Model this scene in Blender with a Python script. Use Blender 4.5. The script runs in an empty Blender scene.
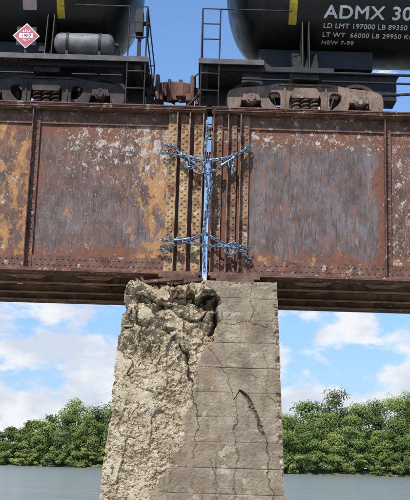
import bpy, math, random, bmesh
import numpy as np
from mathutils import Vector, Matrix, noise
random.seed(7)
rad = math.radians
scene = bpy.context.scene
scene.view_settings.view_transform = 'Standard'
scene.view_settings.look = 'None'
scene.view_settings.exposure = 0

# ------------------------------------------------------------------ node helpers
class NT:
    def __init__(s, name, tree=None):
        if tree is None:
            s.mat = bpy.data.materials.new(name); s.mat.use_nodes = True
            s.t = s.mat.node_tree; s.t.nodes.clear()
            s.out = s.t.nodes.new('ShaderNodeOutputMaterial')
            s.b = s.t.nodes.new('ShaderNodeBsdfPrincipled')
            s.t.links.new(s.b.outputs[0], s.out.inputs[0])
            g = s.t.nodes.new('ShaderNodeNewGeometry'); s.pos = g.outputs['Position']
        else:
            s.t = tree; s.pos = None
    def L(s, a, b): s.t.links.new(a, b)
    def put(s, sock, v):
        if isinstance(v, bpy.types.NodeSocket): s.L(v, sock)
        elif isinstance(v, (tuple, list)):
            sock.default_value = tuple(v) + ((1,) if len(v) == 3 and sock.type == 'RGBA' else ())
        else: sock.default_value = v
    def noise(s, scale, detail=4, rough=.55, st=(1, 1, 1), dist=0, off=(0, 0, 0)):
        m = s.t.nodes.new('ShaderNodeMapping'); m.inputs['Scale'].default_value = st
        m.inputs['Location'].default_value = off
        s.L(s.pos, m.inputs['Vector'])
        n = s.t.nodes.new('ShaderNodeTexNoise')
        n.inputs['Scale'].default_value = scale; n.inputs['Detail'].default_value = detail
        n.inputs['Roughness'].default_value = rough; n.inputs['Distortion'].default_value = dist
        s.L(m.outputs[0], n.inputs['Vector'])
        return n.outputs[0]
    def voro(s, scale, feature='F1', st=(1, 1, 1)):
        m = s.t.nodes.new('ShaderNodeMapping'); m.inputs['Scale'].default_value = st
        s.L(s.pos, m.inputs['Vector'])
        n = s.t.nodes.new('ShaderNodeTexVoronoi'); n.feature = feature
        n.inputs['Scale'].default_value = scale
        s.L(m.outputs[0], n.inputs['Vector'])
        return n.outputs[0]
    def rng(s, v, a, b, c=0., d=1.):
        n = s.t.nodes.new('ShaderNodeMapRange'); n.interpolation_type = 'SMOOTHSTEP'
        s.put(n.inputs[0], v)
        for i, q in enumerate((a, b, c, d)): n.inputs[i + 1].default_value = q
        return n.outputs[0]
    def math(s, op, a, b=0.):
        n = s.t.nodes.new('ShaderNodeMath'); n.operation = op
        s.put(n.inputs[0], a); s.put(n.inputs[1], b); return n.outputs[0]
    def mix(s, f, a, b, mode='MIX'):
        n = s.t.nodes.new('ShaderNodeMix'); n.data_type = 'RGBA'; n.blend_type = mode
        s.put(n.inputs[0], f); s.put(n.inputs[6], a); s.put(n.inputs[7], b); return n.outputs[2]
    def attr(s, name, col=False):
        n = s.t.nodes.new('ShaderNodeAttribute'); n.attribute_name = name
        return n.outputs['Color' if col else 'Fac']
    def bump(s, h, strength=.5, dist=.02):
        n = s.t.nodes.new('ShaderNodeBump'); n.inputs['Strength'].default_value = strength
        n.inputs['Distance'].default_value = dist
        s.L(h, n.inputs['Height']); s.L(n.outputs[0], s.b.inputs['Normal'])
    def fin(s, col, rough=.7, metal=0.):
        s.put(s.b.inputs['Base Color'], col); s.put(s.b.inputs['Roughness'], rough)
        s.put(s.b.inputs['Metallic'], metal); return s.mat

def rust_mat(name, a, b, pale=(.42, .34, .27), pale_t=.66, orange=(.36, .13, .04), or_t=.62, rough=.8):
    m = NT(name)
    c = m.mix(m.rng(m.noise(3, 5, .65), .35, .65), a, b)
    c = m.mix(m.rng(m.noise(14, 5, .7, (1, 1, .35)), .5, .72, 0, .8), c, tuple(x * .4 for x in a))
    c = m.mix(m.rng(m.noise(4.3, 7, .7, off=(5, 3, 1)), or_t, or_t + .1, 0, .85), c, orange)
    c = m.mix(m.rng(m.noise(6.1, 7, .72, off=(9, 1, 4)), pale_t, pale_t + .04, 0, .9), c, pale)
    m.bump(m.noise(40, 5, .7), .5, .012)
    return m.fin(c, rough)

M_flange = rust_mat('rusty_flange_steel', (.10, .043, .03), (.19, .10, .07), pale=(.42, .34, .27), pale_t=.585, orange=(.30, .115, .045), or_t=.55)
M_stiff_t = rust_mat('peeling_tan_stiffener', (.27, .165, .085), (.46, .32, .17), pale=(.54, .46, .33), pale_t=.58, orange=(.15, .055, .03), or_t=.48)
M_stiff_r = rust_mat('peeling_brown_stiffener', (.15, .072, .045), (.34, .21, .12), pale=(.46, .37, .26), pale_t=.58, orange=(.13, .045, .025), or_t=.5)
M_under = rust_mat('rusty_bracing_steel', (.24, .12, .075), (.45, .27, .17), pale_t=.6, pale=(.5, .4, .3))  # colours lightened to stand in for light bounced off the water
M_truck = rust_mat('rusty_cast_steel', (.15, .10, .072), (.27, .195, .145), pale=(.36, .29, .23), pale_t=.6, orange=(.18, .085, .045), or_t=.58)
M_truckd = rust_mat('dark_cast_steel', (.035, .028, .025), (.085, .06, .05), pale=(.14, .11, .09), pale_t=.66, orange=(.10, .045, .03), or_t=.56)
M_coup = rust_mat('rusty_coupler_steel', (.10, .045, .03), (.19, .095, .06), pale_t=.66)
M_bear = rust_mat('corroded_bearing_steel', (.09, .045, .03), (.2, .11, .07), pale_t=.6)
M_wheel = rust_mat('wheel_steel', (.05, .035, .028), (.09, .06, .045), pale_t=.8, orange=(.11, .05, .03))
M_wood = rust_mat('creosote_timber', (.06, .05, .04), (.13, .105, .08), pale_t=.75, orange=(.10, .08, .06))

def simple(name, col, rough=.5, metal=0., var=.35, sc=6):
    m = NT(name)
    c = m.mix(m.rng(m.noise(sc, 5, .65), .35, .7), tuple(x * (1 - var) for x in col), tuple(min(1, x * (1 + var)) for x in col))
    m.bump(m.noise(60, 3), .15, .004)
    return m.fin(c, rough, metal)
m = NT('black_tank_paint')
c = m.mix(m.rng(m.noise(2.2, 5, .65, (1, 1, .4)), .45, .75), (.005, .005, .006), (.016, .015, .016))
c = m.mix(m.rng(m.noise(9, 7, .7, (1, 1, .25)), .6, .8, 0, .45), c, (.05, .044, .038))
m.bump(m.noise(3, 3), .1, .02)
M_tank = m.fin(c, m.rng(m.noise(5, 5), .3, .7, .30, .48))
m = NT('black_frame_paint')
c = m.mix(m.rng(m.noise(5, 6, .7), .4, .7), (.008, .008, .009), (.022, .020, .019))
c = m.mix(m.rng(m.noise(8, 7, .72, off=(2, 2, 2)), .6, .68, 0, .7), c, (.08, .04, .028))
m.bump(m.noise(60, 3), .15, .004)
M_frame = m.fin(c, .6)
M_platform = simple('grey_grating_steel', (.085, .083, .08), .6)
m = NT('grey_reservoir_paint')
c = m.mix(m.rng(m.noise(5, 6, .7), .35, .7), (.11, .11, .115), (.22, .22, .225))
c = m.mix(m.rng(m.noise(9, 7, .7, off=(1, 2, 2)), .56, .66, 0, .7), c, (.16, .09, .06))
M_res = m.fin(c, .55)
m = NT('white_stencil_paint')
c = m.mix(m.rng(m.noise(25, 7, .75), .57, .68, 0, .7), (.74, .74, .72), (.12, .12, .12))
M_white = m.fin(c, .6)
M_label = simple('white_placard', (.75, .75, .73), .5, 0, .08, 20)
M_yellow = simple('yellow_reflective_tape', (.58, .40, .03), .5, 0, .25, 12)
M_red = simple('placard_red', (.5, .09, .11), .5, 0, .2, 12)
M_pink = simple('placard_faded', (.55, .38, .38), .5, 0, .2, 30)
M_chain = simple('weathered_chain_steel', (.16, .22, .29), .42, .25, .6, 18)
M_strap = simple('blue_strap_fabric', (.22, .30, .38), .8, 0, .5, 15)
M_rail = rust_mat('rail_steel', (.10, .05, .035), (.16, .09, .06), pale_t=.8)

# web material
m = NT('weathered_girder_web')
grey = m.attr('grey'); edge = m.attr('edge'); pale = m.attr('pale'); org = m.attr('orange')
c0 = m.mix(m.rng(m.noise(2.6, 6, .68), .35, .65), (.075, .038, .028), (.165, .092, .066))
cg = m.mix(m.rng(m.noise(2.9, 7, .72, (1, 1, .6)), .36, .64), (.080, .060, .058), (.175, .14, .138))
c = m.mix(m.rng(m.math('ADD', grey, m.math('MULTIPLY', m.noise(3.5, 7, .74), 1.5)), 1.0, 1.4), c0, cg)
c = m.mix(m.rng(m.noise(26, 6, .75, (1, 1, .14)), .50, .62, 0, .8), c, (.055, .034, .029))
c = m.mix(m.rng(m.noise(9, 7, .75, (1, 1, .4), off=(6, 0, 2)), .52, .62, 0, .75), c, (.22, .09, .045))
c = m.mix(m.rng(m.noise(60, 5, .75, (1, 1, .07), off=(3, 0, 0)), .585, .65, 0, .6), c, (.34, .29, .26))
c = m.mix(m.rng(m.math('ADD', edge, m.math('MULTIPLY', m.noise(5, 7, .75), 1.2)), .86, 1.15, 0, .95), c, m.mix(m.noise(12, 5), (.07, .022, .014), (.26, .10, .048)))
nb = m.noise(3.2, 8, .72, (1, 1, .6), dist=.3, off=(2.3, 0, 7.7))
c = m.mix(m.rng(m.math('ADD', nb, m.math('MULTIPLY', org, .2)), .64, .75, 0, .95), c, m.mix(m.noise(16, 5, .7), (.27, .10, .03), (.56, .31, .10)))
na = m.noise(6.5, 8, .78, (1, 1, .75), dist=.2, off=(8.3, 0, 1.7))
pf = m.rng(m.math('ADD', na, m.math('MULTIPLY', pale, .135)), .662, .682)
c = m.mix(pf, c, m.mix(m.rng(m.noise(14, 6, .75), .35, .65), (.26, .18, .145), (.56, .49, .41)))
na2 = m.noise(17, 7, .76, off=(1.3, 0, 4.7))
c = m.mix(m.rng(m.math('ADD', na2, m.math('MULTIPLY', pale, .08)), .655, .675, 0, .85), c, (.48, .40, .32))
m.bump(m.math('ADD', m.math('MULTIPLY', m.noise(30, 6, .7), .6), m.math('MULTIPLY', pf, .5)), .6, .013)
M_web = m.fin(c, .7)

# concrete
m = NT('weathered_concrete')
sp = m.attr('spall'); dirt_and_depth = m.attr('dirt_and_depth')
cs = m.mix(m.rng(m.noise(1.8, 7, .7), .35, .65), (.235, .175, .115), (.40, .32, .222))
cs = m.mix(m.rng(m.noise(6, 7, .74, (1, 1, .25)), .5, .7, 0, .7), cs, (.135, .098, .064))
cs = m.mix(m.rng(m.noise(4, 8, .75, (.5, 1, 1.5), off=(4, 2, 2)), .53, .66, 0, .75), cs, (.54, .46, .345))
cs = m.mix(m.rng(m.noise(2.4, 7, .7, (1, 1, .4), off=(1, 6, 2)), .55, .68, 0, .6), cs, (.31, .18, .09))
cs = m.mix(m.rng(m.noise(9, 7, .75, (1, 1, .12), off=(8, 1, 3)), .57, .68, 0, .6), cs, (.10, .075, .052))
cs = m.mix(m.rng(m.noise(50, 5, .75), .58, .70, 0, .6), cs, (.10, .08, .06))
cr = m.mix(m.rng(m.noise(2.6, 7, .7, off=(3, 0, 3)), .38, .62), (.42, .32, .195), (.64, .53, .37))
cr = m.mix(m.rng(m.noise(13, 7, .78), .5, .64, 0, .8), cr, (.74, .65, .48))
cr = m.mix(m.rng(m.noise(20, 7, .78, off=(7, 7, 7)), .56, .67, 0, .65), cr, (.22, .145, .08))
cr = m.mix(m.rng(m.voro(30), .08, .25, .4, 0), cr, (.28, .225, .165))
cr = m.mix(m.rng(m.voro(17), .05, .2, .5, 0), cr, (.62, .54, .43))
f = m.math('ADD', sp, m.math('MULTIPLY', m.math('SUBTRACT', m.noise(3.2, 7, .75), .5), 1.4))
c = m.mix(m.rng(f, .3, .72), cs, cr)
c = m.mix(m.math('MULTIPLY', dirt_and_depth, .75), c, (.05, .037, .026))
m.bump(m.math('ADD', m.noise(32, 7, .78), m.math('MULTIPLY', m.voro(24), .5)), .9, .022)
M_conc = m.fin(c, .92)

# ------------------------------------------------------------------ mesh helpers
def parent(o, p):
    if p is not None: o.parent = p
def empty(name, loc=(0, 0, 0)):
    e = bpy.data.objects.new(name, None); scene.collection.objects.link(e)
    e.empty_display_size = .3
    return e
class MB:
    def __init__(s): s.v = []; s.f = []
    def add(s, vs, fs):
        n = len(s.v); s.v += [tuple(p) for p in vs]; s.f += [tuple(i + n for i in f) for f in fs]
    def box(s, x0, x1, y0, y1, z0, z1):
        if x0 > x1: x0, x1 = x1, x0
        s.add([(x0, y0, z0), (x1, y0, z0), (x1, y1, z0), (x0, y1, z0), (x0, y0, z1), (x1, y0, z1), (x1, y1, z1), (x0, y1, z1)],
              [(0, 3, 2, 1), (4, 5, 6, 7), (0, 1, 5, 4), (1, 2, 6, 5), (2, 3, 7, 6), (3, 0, 4, 7)])
    def prism(s, poly, axis, a, b):
        n = len(poly)
        def P(q, t):
            return {'x': (t, q[0], q[1]), 'y': (q[0], t, q[1]), 'z': (q[0], q[1], t)}[axis]
        vs = [P(q, a) for q in poly] + [P(q, b) for q in poly]
        fs = [tuple(range(n))[::-1], tuple(range(n, 2 * n))] + [(i, (i + 1) % n, n + (i + 1) % n, n + i) for i in range(n)]
        s.add(vs, fs)
    def cyl(s, p0, p1, r, seg=10, r1=None):
        p0 = Vector(p0); p1 = Vector(p1); d = (p1 - p0)
        if d.length < 1e-6: return
        d.normalize(); u = d.orthogonal().normalized(); w = d.cross(u)
        r1 = r if r1 is None else r1
        vs = []
        for p, rr in ((p0, r), (p1, r1)):
            for i in range(seg):
                a = 2 * math.pi * i / seg
                vs.append(p + (u * math.cos(a) + w * math.sin(a)) * rr)
        s.add(vs, [(i, (i + 1) % seg, seg + (i + 1) % seg, seg + i) for i in range(seg)] + [tuple(range(seg))[::-1], tuple(range(seg, 2 * seg))])
    def tube(s, pts, r, seg=8):
        for a, b in zip(pts[:-1], pts[1:]): s.cyl(a, b, r, seg)
    def beam(s, p0, p1, w, h):
        p0 = Vector(p0); p1 = Vector(p1); d = (p1 - p0).normalized()
        up = Vector((0, 0, 1)) if abs(d.z) < .9 else Vector((1, 0, 0))
        u = d.cross(up).normalized() * w / 2; k = u.cross(d).normalized() * h / 2
        vs = [p + a * u + b * k for p in (p0, p1) for a, b in ((-1, -1), (1, -1), (1, 1), (-1, 1))]
        s.add(vs, [(0, 1, 2, 3), (7, 6, 5, 4), (0, 4, 5, 1), (1, 5, 6, 2), (2, 6, 7, 3), (3, 7, 4, 0)])
    def lathe(s, prof, c, axis='y', seg=36, close=True):
        n = len(prof); vs = []
        for i in range(seg):
            a = 2 * math.pi * i / seg
            for (r, t) in prof:
                if axis == 'y': vs.append((c[0] + r * math.cos(a), c[1] + t, c[2] + r * math.sin(a)))
                else: vs.append((c[0] + t, c[1] + r * math.cos(a), c[2] + r * math.sin(a)))
        fs = []
        for i in range(seg):
            j = (i + 1) % seg
            for k in range(n - 1): fs.append((i * n + k, i * n + k + 1, j * n + k + 1, j * n + k))
        s.add(vs, fs)
    def rivet(s, c, nrm='-y', r=.019):
        seg = 8; vs = []
        for rr, hh in ((1, 0), (.8, .45), (.4, .68)):
            for i in range(seg):
                a = 2 * math.pi * i / seg; p, q = r * rr * math.cos(a), r * rr * math.sin(a); h = r * hh
                vs.append((c[0] + p, c[1] - h, c[2] + q) if nrm == '-y' else (c[0] + p, c[1] + q, c[2] - h) if nrm == '-z' else (c[0]+h, c[1]+p, c[2]+q))
        fs = [(k * seg + i, k * seg + (i + 1) % seg, (k + 1) * seg + (i + 1) % seg, (k + 1) * seg + i) for k in (0, 1) for i in range(seg)]
        fs.append(tuple(range(2 * seg, 3 * seg)))
        s.add(vs, fs)
    def obj(s, name, mat, par=None, bevel=0, smooth=False):
        me = bpy.data.meshes.new(name); me.from_pydata(s.v, [], s.f); me.validate()
        bm = bmesh.new(); bm.from_mesh(me); bmesh.ops.recalc_face_normals(bm, faces=bm.faces); bm.to_mesh(me); bm.free()
        me.materials.append(mat)
        o = bpy.data.objects.new(name, me); scene.collection.objects.link(o); parent(o, par)
        if bevel:
            b = o.modifiers.new('Bevel', 'BEVEL'); b.width = bevel; b.segments = 2; b.limit_method = 'ANGLE'; b.angle_limit = rad(40)
        if smooth:
            for p in me.polygons: p.use_smooth = True
            me.set_sharp_from_angle(angle=rad(40))
        return o

# ------------------------------------------------------------------ bridge
ZB, ZT = 4.96, 8.0
GL, GR = -.05, .05      # girder end faces at the joint
bridge = empty('plate_girder_bridge')
def sstep(a, b, x):
    t = max(0, min(1, (x - a) / (b - a))); return t * t * (3 - 2 * t)
def web_grid(name, x0, x1, y, stiff, par):
    st = .035; nx = int((x1 - x0) / st) + 1; nz = int((ZT - ZB - .02) / st) + 1
    me = bpy.data.meshes.new(name)
    vs = []; A = {k: [] for k in ('grey', 'edge', 'pale', 'orange')}
    for j in range(nz + 1):
        z = ZB + .01 + (ZT - ZB - .04) * j / nz
        for i in range(nx + 1):
            x = x0 + (x1 - x0) * i / nx
            buck = .016 * noise.noise(Vector((x * .9, 3, z * .9)))
            vs.append((x, y + buck * min(1, min(abs(x - q) for q in stiff) * 3), z))
            dx = min(abs(x - q) for q in stiff); dz = min(abs(z - 5.28), abs(z - 7.6)) if 5.28 < z < 7.6 else 0
            wob = .18 * noise.noise(Vector((x * 2, 0, z * 2)))
            A['edge'].append(max(1 - sstep(.0, .30, dx + wob), 1 - sstep(0, .38, dz + wob)) * .6)
            if x > .7 and x < 3.05: g = .62 - .3 * sstep(7.0, 7.5, z) + .2 * noise.noise(Vector((x, 0, z)))
            elif x > -3.1 and x < 0: g = .25 + .2 * sstep(7.0, 5.9, z) + .35 * noise.noise(Vector((x, 0, z)))
            else: g = .1
            A['grey'].append(g)
            if -3.1 < x < -.7: p = .3 + .65 * sstep(6.2, 7.2, z) * sstep(-2.9, -2.2, x) + .3 * sstep(-1.5, -1.0, x) * sstep(5.6, 6.5, z)
            elif x <= -3.1: p = .5
            elif x < 3.1: p = .75 * sstep(7.1, 7.45, z) + .1
            else: p = .8
            A['pale'].append(p)
            o_ = 0.
            if -1.9 < x < -.6: o_ = .95 * sstep(-1.7, -.9, x)
            if x < -2.4: o_ = max(.8 * sstep(-2.9, -3.1, x), .55 * sstep(5.9, 5.4, z))
            if x > .7: o_ = .12 + .5 * sstep(5.8, 5.3, z)
            A['orange'].append(o_)
    fs = [(j * (nx + 1) + i, j * (nx + 1) + i + 1, (j + 1) * (nx + 1) + i + 1, (j + 1) * (nx + 1) + i) for j in range(nz) for i in range(nx)]
    me.from_pydata(vs, [], fs)
    for k, d in A.items():
        at = me.attributes.new(k, 'FLOAT', 'POINT'); at.data.foreach_set('value', d)
    me.materials.append(M_web)
    for p in me.polygons: p.use_smooth = True
    o = bpy.data.objects.new(name, me); scene.collection.objects.link(o); parent(o, par)

def girder(x0, x1, yw, side, tag, stiffs, ends, stiff_end_mat, endsgn):
    def Y(a, b):
        a, b = yw + side * a, yw + side * b
        return (a, b) if a < b else (b, a)
    near = (yw == 0)
    w = MB(); w.box(x0, x1, yw - .004, yw + .012, ZB + .03, ZT - .03); w.obj('web_plate_' + tag, M_under, bridge)
    if near: web_grid('web_face_' + tag, x0, x1, yw - .018, stiffs + ends, bridge)
    f = MB()
    f.box(x0 + .0, x1, yw - .26, yw + .26, ZT - .024, ZT)
    f.box(x0 + .01, x1 - .01, yw - .245, yw + .245, ZT - .048, ZT - .0265)
    f.box(x0, x1, yw - .235, yw + .235, ZT - .074, ZT - .0505)
    f.box(x0, x1, yw - .26, yw + .26, ZB, ZB + .022)
    f.box(x0 + .01, x1 - .01, yw - .245, yw + .245, ZB + .0245, ZB + .045)
    for s2 in (-1, 1):
        def YY(a, b):
            a, b = yw + s2 * a, yw + s2 * b
            return (a, b) if a < b else (b, a)
        off = .032
        f.box(x0, x1, *YY(off, .2), ZT - .1, ZT - .0765)
        f.box(x0, x1, *YY(off - .002, off + .02), ZT - .34, ZT - .1025)
        f.box(x0, x1, *YY(off, .2), ZB + .0475, ZB + .07)
        f.box(x0, x1, *YY(off - .002, off + .02), ZB + .0725, ZB + .31)
    f.obj('flanges_' + tag, M_flange, bridge, bevel=.004)
    if near:
        r = MB(); yy = yw - .052
        n = int((x1 - x0) / .098)
        allst = stiffs + ends
        for i in range(n):
            x = x0 + .05 + i * .098
            if abs(x) > 9: continue
            r.rivet((x, yw - .21, ZB), '-z', .017); r.rivet((x + .04, yw - .13, ZB), '-z', .017)
            r.rivet((x, yw + .2, ZB), '-z', .017)
            if min(abs(x - q) for q in allst) < .05: continue
            jx = random.uniform(-.005, .005); jz = random.uniform(-.004, .004)
            r.rivet((x + jx, yy, ZT - .17 + jz)); r.rivet((x + .049 + jx, yy, ZT - .27 - jz))
            r.rivet((x + jx, yy, ZB + .15 + jz)); r.rivet((x + .049 + jx, yy, ZB + .245 - jz))
            r.rivet((x, yw - .215, ZT - .074), '-z', .015)
        r.obj('flange_rivets_' + tag, M_flange, bridge, smooth=True)
    s = MB(); rv = MB()
    for q in stiffs:
        yb = .052
        s.box(q, q + .11, *Y(yb + .001, yb + .016), ZB + .08, ZT - .105)
        s.box(q - .016, q - .0005, *Y(yb + .001, yb + .14), ZB + .08, ZT - .105)
        if near and abs(q) < 9:
            z = ZB + .2
            while z < ZT - .2: rv.rivet((q + .062, yw - yb - .016, z)); z += .115
    s.obj('stiffeners_' + tag, M_flange, bridge, bevel=.003)
    if rv.v: rv.obj('stiffener_rivets_' + tag, M_flange, bridge, smooth=True)
    e = MB(); er = MB()
    for k, q in enumerate(ends):
        yb = .053; sg = endsgn
        e.box(q, q - sg * .15, *Y(yb + .001, yb + .02), ZB + .08, ZT - .105)
        e.box(q + sg * .0005, q + sg * .018, *Y(yb + .001, yb + .15), ZB + .08, ZT - .105)
        if near:
            z = ZB + .14
            while z < ZT - .14:
                er.rivet((q - sg * .045, yw - yb - .02, z), r=.022); er.rivet((q - sg * .105, yw - yb - .02, z + .055), r=.022); z += .11
    e.obj('end_stiffeners_' + tag, stiff_end_mat, bridge, bevel=.003)
    if er.v: er.obj('end_stiffener_rivets_' + tag, stiff_end_mat, bridge, smooth=True)

LST = [-3.10 - 2.45 * i for i in range(7)]; RST = [3.13 + 2.45 * i for i in range(7)]
for yw, side, t in ((0, -1, 'near'), (3.1, -1, 'far')):
    girder(-20, GL, yw, side, 'span_a_' + t, LST, [-.56, -.34, -.10], M_stiff_t, 1)
    girder(GR, 20, yw, side, 'span_b_' + t, RST, [.10, .36, .58], M_stiff_r, -1)
b = MB()
for q in LST + RST + [-.5, .55, -1.9, 1.9]:
    b.box(q - .06, q + .06, .28, 2.82, ZB + .08, ZB + .2)
    b.box(q - .05, q + .05, .06, 3.04, 7.0, 7.55)
    b.beam((q, .1, 5.2), (q, 3.0, 7.0), .09, .09); b.beam((q + .1, 3.0, 5.2), (q + .1, .1, 7.0), .09, .09)
    b.prism([(q - .35, .1), (q + .35, .1), (q + .12, .62), (q - .12, .62)], 'z', ZB - .02, ZB - .004)
    b.prism([(q - .35, 3.0), (q + .35, 3.0), (q + .12, 2.5), (q - .12, 2.5)], 'z', ZB - .02, ZB - .004)
for arr in (LST, RST):
    xs = [(-.5 if arr is LST else .55)] + arr
    for i in range(len(xs) - 1):
        a, c2 = xs[i], xs[i + 1]
        if i % 2: b.beam((a, .2, ZB + .05), (c2, 2.9, ZB + .05), .13, .08)
        else: b.beam((a, 2.9, ZB + .05), (c2, .2, ZB + .05), .13, .08)
for y in (.85, 2.25):
    for x0, x1 in ((-20, -.1), (.13, 20)):
        b.box(x0, x1, y - .01, y + .01, 7.0, 7.6); b.box(x0, x1, y - .13, y + .13, 7.603, 7.63); b.box(x0, x1, y - .13, y + .13, 6.97, 6.997)
for x0, x1 in ((-20, -.12), (.15, 20)):
    for y in (.55, 1.55, 2.4):
        b.box(x0, x1, y - .01, y + .01, ZB - .09, ZB + .075); b.box(x0, x1, y - .13, y - .0125, ZB - .09, ZB - .075)
b.obj('floor_beams_and_bracing', M_under, bridge, bevel=.004)
b = MB()
x = -9.
while x < 9.:
    if abs(x) > .3: b.rivet((x, .54, ZB - .03), '-y', .018)
    x += .11
b.obj('bracing_rivets', M_under, bridge, smooth=True)
# bearings
b = MB()
for y in (0, 3.1):
    b.box(.10, .95, y - .3, y + .3, 4.90, 4.955); b.box(.2, .85, y - .34, y + .34, 4.835, 4.897); b.box(.16, .9, y - .4, y + .4, 4.79, 4.832)
    b.box(-.78, -.1, y - .3, y + .3, 4.90, 4.955); b.box(-.7, -.16, y - .32, y + .32, 4.80, 4.897)
    b.box(-.74, -.14, y - .2, y + .36, 4.35, 4.797)
b.obj('bearing_plates', M_bear, bridge, bevel=.006)
b = MB()
for i in range(20):
    x = -.98 + i * .048 + random.uniform(-.03, .03); z = 4.60 + random.uniform(-.06, .08)
    b.beam((x, -.52 + random.uniform(-.1, .1), z), (x + random.uniform(-.2, .2), -.30, z + random.uniform(.1, .28)), random.uniform(.02, .06), random.uniform(.02, .05))
b.beam((-1.0, -.42, 4.78), (-.35, -.52, 4.84), .10, .05); b.beam((-.5, -.48, 4.76), (-.02, -.42, 4.86), .08, .05)
b.obj('crushed_shim_debris', M_bear, bridge, bevel=.005)

# track
track = empty('railway_track')
b = MB(); x = -20
while x < 20:
    b.box(x, x + .22, .33, 2.77, 7.632, 7.80); x += .42 + random.uniform(-.02, .02)
b.obj('timber_ties', M_wood, track, bevel=.01)
b = MB()
for y in (.80, 2.30):
    prof = [(-.07, 7.802), (.07, 7.802), (.07, 7.815), (.012, 7.83), (.012, 7.915), (.035, 7.925), (.035, 7.96), (-.035, 7.96), (-.035, 7.925), (-.012, 7.915), (-.012, 7.83), (-.07, 7.815)]
    b.prism([(y + p[0], p[1]) for p in prof], 'x', -20, 20)
b.obj('rails', M_rail, track)

# ------------------------------------------------------------------ chains
def chain(name, pts, mat=M_chain, pitch=.06, wr=.0098, lw=.025):
    P = [Vector(p) for p in pts]
    L = [0]
    for a, b2 in zip(P[:-1], P[1:]): L.append(L[-1] + (b2 - a).length)
    def at(t):
        for i in range(len(P) - 1):
            if t <= L[i + 1]: return P[i].lerp(P[i + 1], (t - L[i]) / max(1e-6, L[i + 1] - L[i]))
        return P[-1]
    mb = MB(); n = int(L[-1] / pitch)
    for k in range(n):
        c0 = at(k * pitch); c1 = at(k * pitch + pitch); d = (c1 - c0)
        if d.length < 1e-5: continue
        d.normalize(); mid = (c0 + c1) / 2 + Vector([random.uniform(-.005, .005) for _ in range(3)])
        u = d.cross(Vector((0, 1, 0)))
        if u.length < .1: u = d.cross(Vector((1, 0, 0)))
        u.normalize(); w = d.cross(u)
        ang = rad(35 if k % 2 else 125) + random.uniform(-.3, .3)
        e = u * math.cos(ang) + w * math.sin(ang); g = d.cross(e)
        ring = []
        hl = pitch / 2 + .004
        for i in range(12):
            a = 2 * math.pi * i / 12
            ring.append(mid + d * (math.cos(a) * lw + (hl - .010 if math.cos(a) > 0 else -(hl - .010))) + e * math.sin(a) * lw)
        vs = []
        for i in range(12):
            t = (ring[(i + 1) % 12] - ring[i - 1]).normalized(); nn = t.cross(g).normalized()
            for j in range(6):
                a = 2 * math.pi * j / 6
                vs.append(ring[i] + (nn * math.cos(a) + g * math.sin(a)) * wr)
        mb.add(vs, [(i * 6 + j, i * 6 + (j + 1) % 6, ((i + 1) % 12) * 6 + (j + 1) % 6, ((i + 1) % 12) * 6 + j) for i in range(12) for j in range(6)])
    return mb.obj(name, mat, smooth=True)
def sagline(pts, sag, n=8):
    out = []
    for a, b2 in zip(pts[:-1], pts[1:]):
        for i in range(n):
            t = i / n
            out.append((a[0] + (b2[0] - a[0]) * t, a[1] + (b2[1] - a[1]) * t, a[2] + (b2[2] - a[2]) * t - sag * 4 * t * (1 - t)))
    out.append(pts[-1]); return out
yc = -.245
chain('steel_chain', sagline([(-.78, -.12, 7.34), (-.62, yc, 7.27), (-.02, yc, 6.74), (.64, yc, 7.22), (.75, -.1, 7.30)], .04))
chain('steel_chain', sagline([(-.80, -.12, 7.18), (-.4, yc - .02, 7.06), (.03, yc - .05, 6.97), (.5, yc - .02, 7.12), (.75, -.12, 7.36)], .02))
chain('steel_chain', sagline([(-.82, -.1, 5.40), (-.6, yc, 5.46), (-.02, yc, 5.70), (.6, yc, 5.42), (.80, -.1, 5.30)], .03))
chain('steel_chain', sagline([(-.80, -.12, 5.60), (-.45, yc - .03, 5.58), (.03, yc - .06, 5.46), (.5, yc - .03, 5.52), (.78, -.12, 5.48)], .02))
chain('steel_chain', sagline([(-.01, -.29, 7.66), (-.06, -.31, 6.9), (.03, -.33, 6.35), (-.04, -.33, 5.6), (.0, -.3, 5.02)], 0.0, 6))
chain('steel_chain', sagline([(.04, -.3, 6.9), (.07, -.36, 6.5), (.02, -.36, 6.1), (.08, -.34, 5.85)], 0.0, 6))
chain('steel_chain', sagline([(.42, -.3, 7.02), (.46, -.3, 6.86), (.44, -.3, 6.72)], 0.0, 4))
chain('steel_chain', sagline([(.3, -.3, 5.5), (.42, -.3, 5.28), (.56, -.3, 5.44)], 0.03, 5))
chain('steel_chain', sagline([(-.45, -.3, 7.1), (-.36, -.3, 6.84), (-.2, -.3, 6.9)], 0.03, 5))
b = MB()
def strap(pts, w=.05):
    for a, c2 in zip(pts[:-1], pts[1:]): b.beam(a, c2, .012, w) if abs(c2[0] - a[0]) > abs(c2[2] - a[2]) else b.beam(a, c2, w, .012)
strap([(-.0, -.275, 7.72), (.02, -.275, 7.2), (-.02, -.29, 6.8), (.02, -.29, 6.2), (.0, -.29, 5.55), (.01, -.27, 4.98)], .05)
strap([(.04, -.27, 7.1), (.06, -.28, 6.6), (.02, -.3, 6.1)], .035)
strap([(-.5, -.26, 7.12), (-.05, -.28, 7.0), (.45, -.26, 7.08)], .025)
b.obj('ratchet_strap', M_strap)
b = MB()
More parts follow.
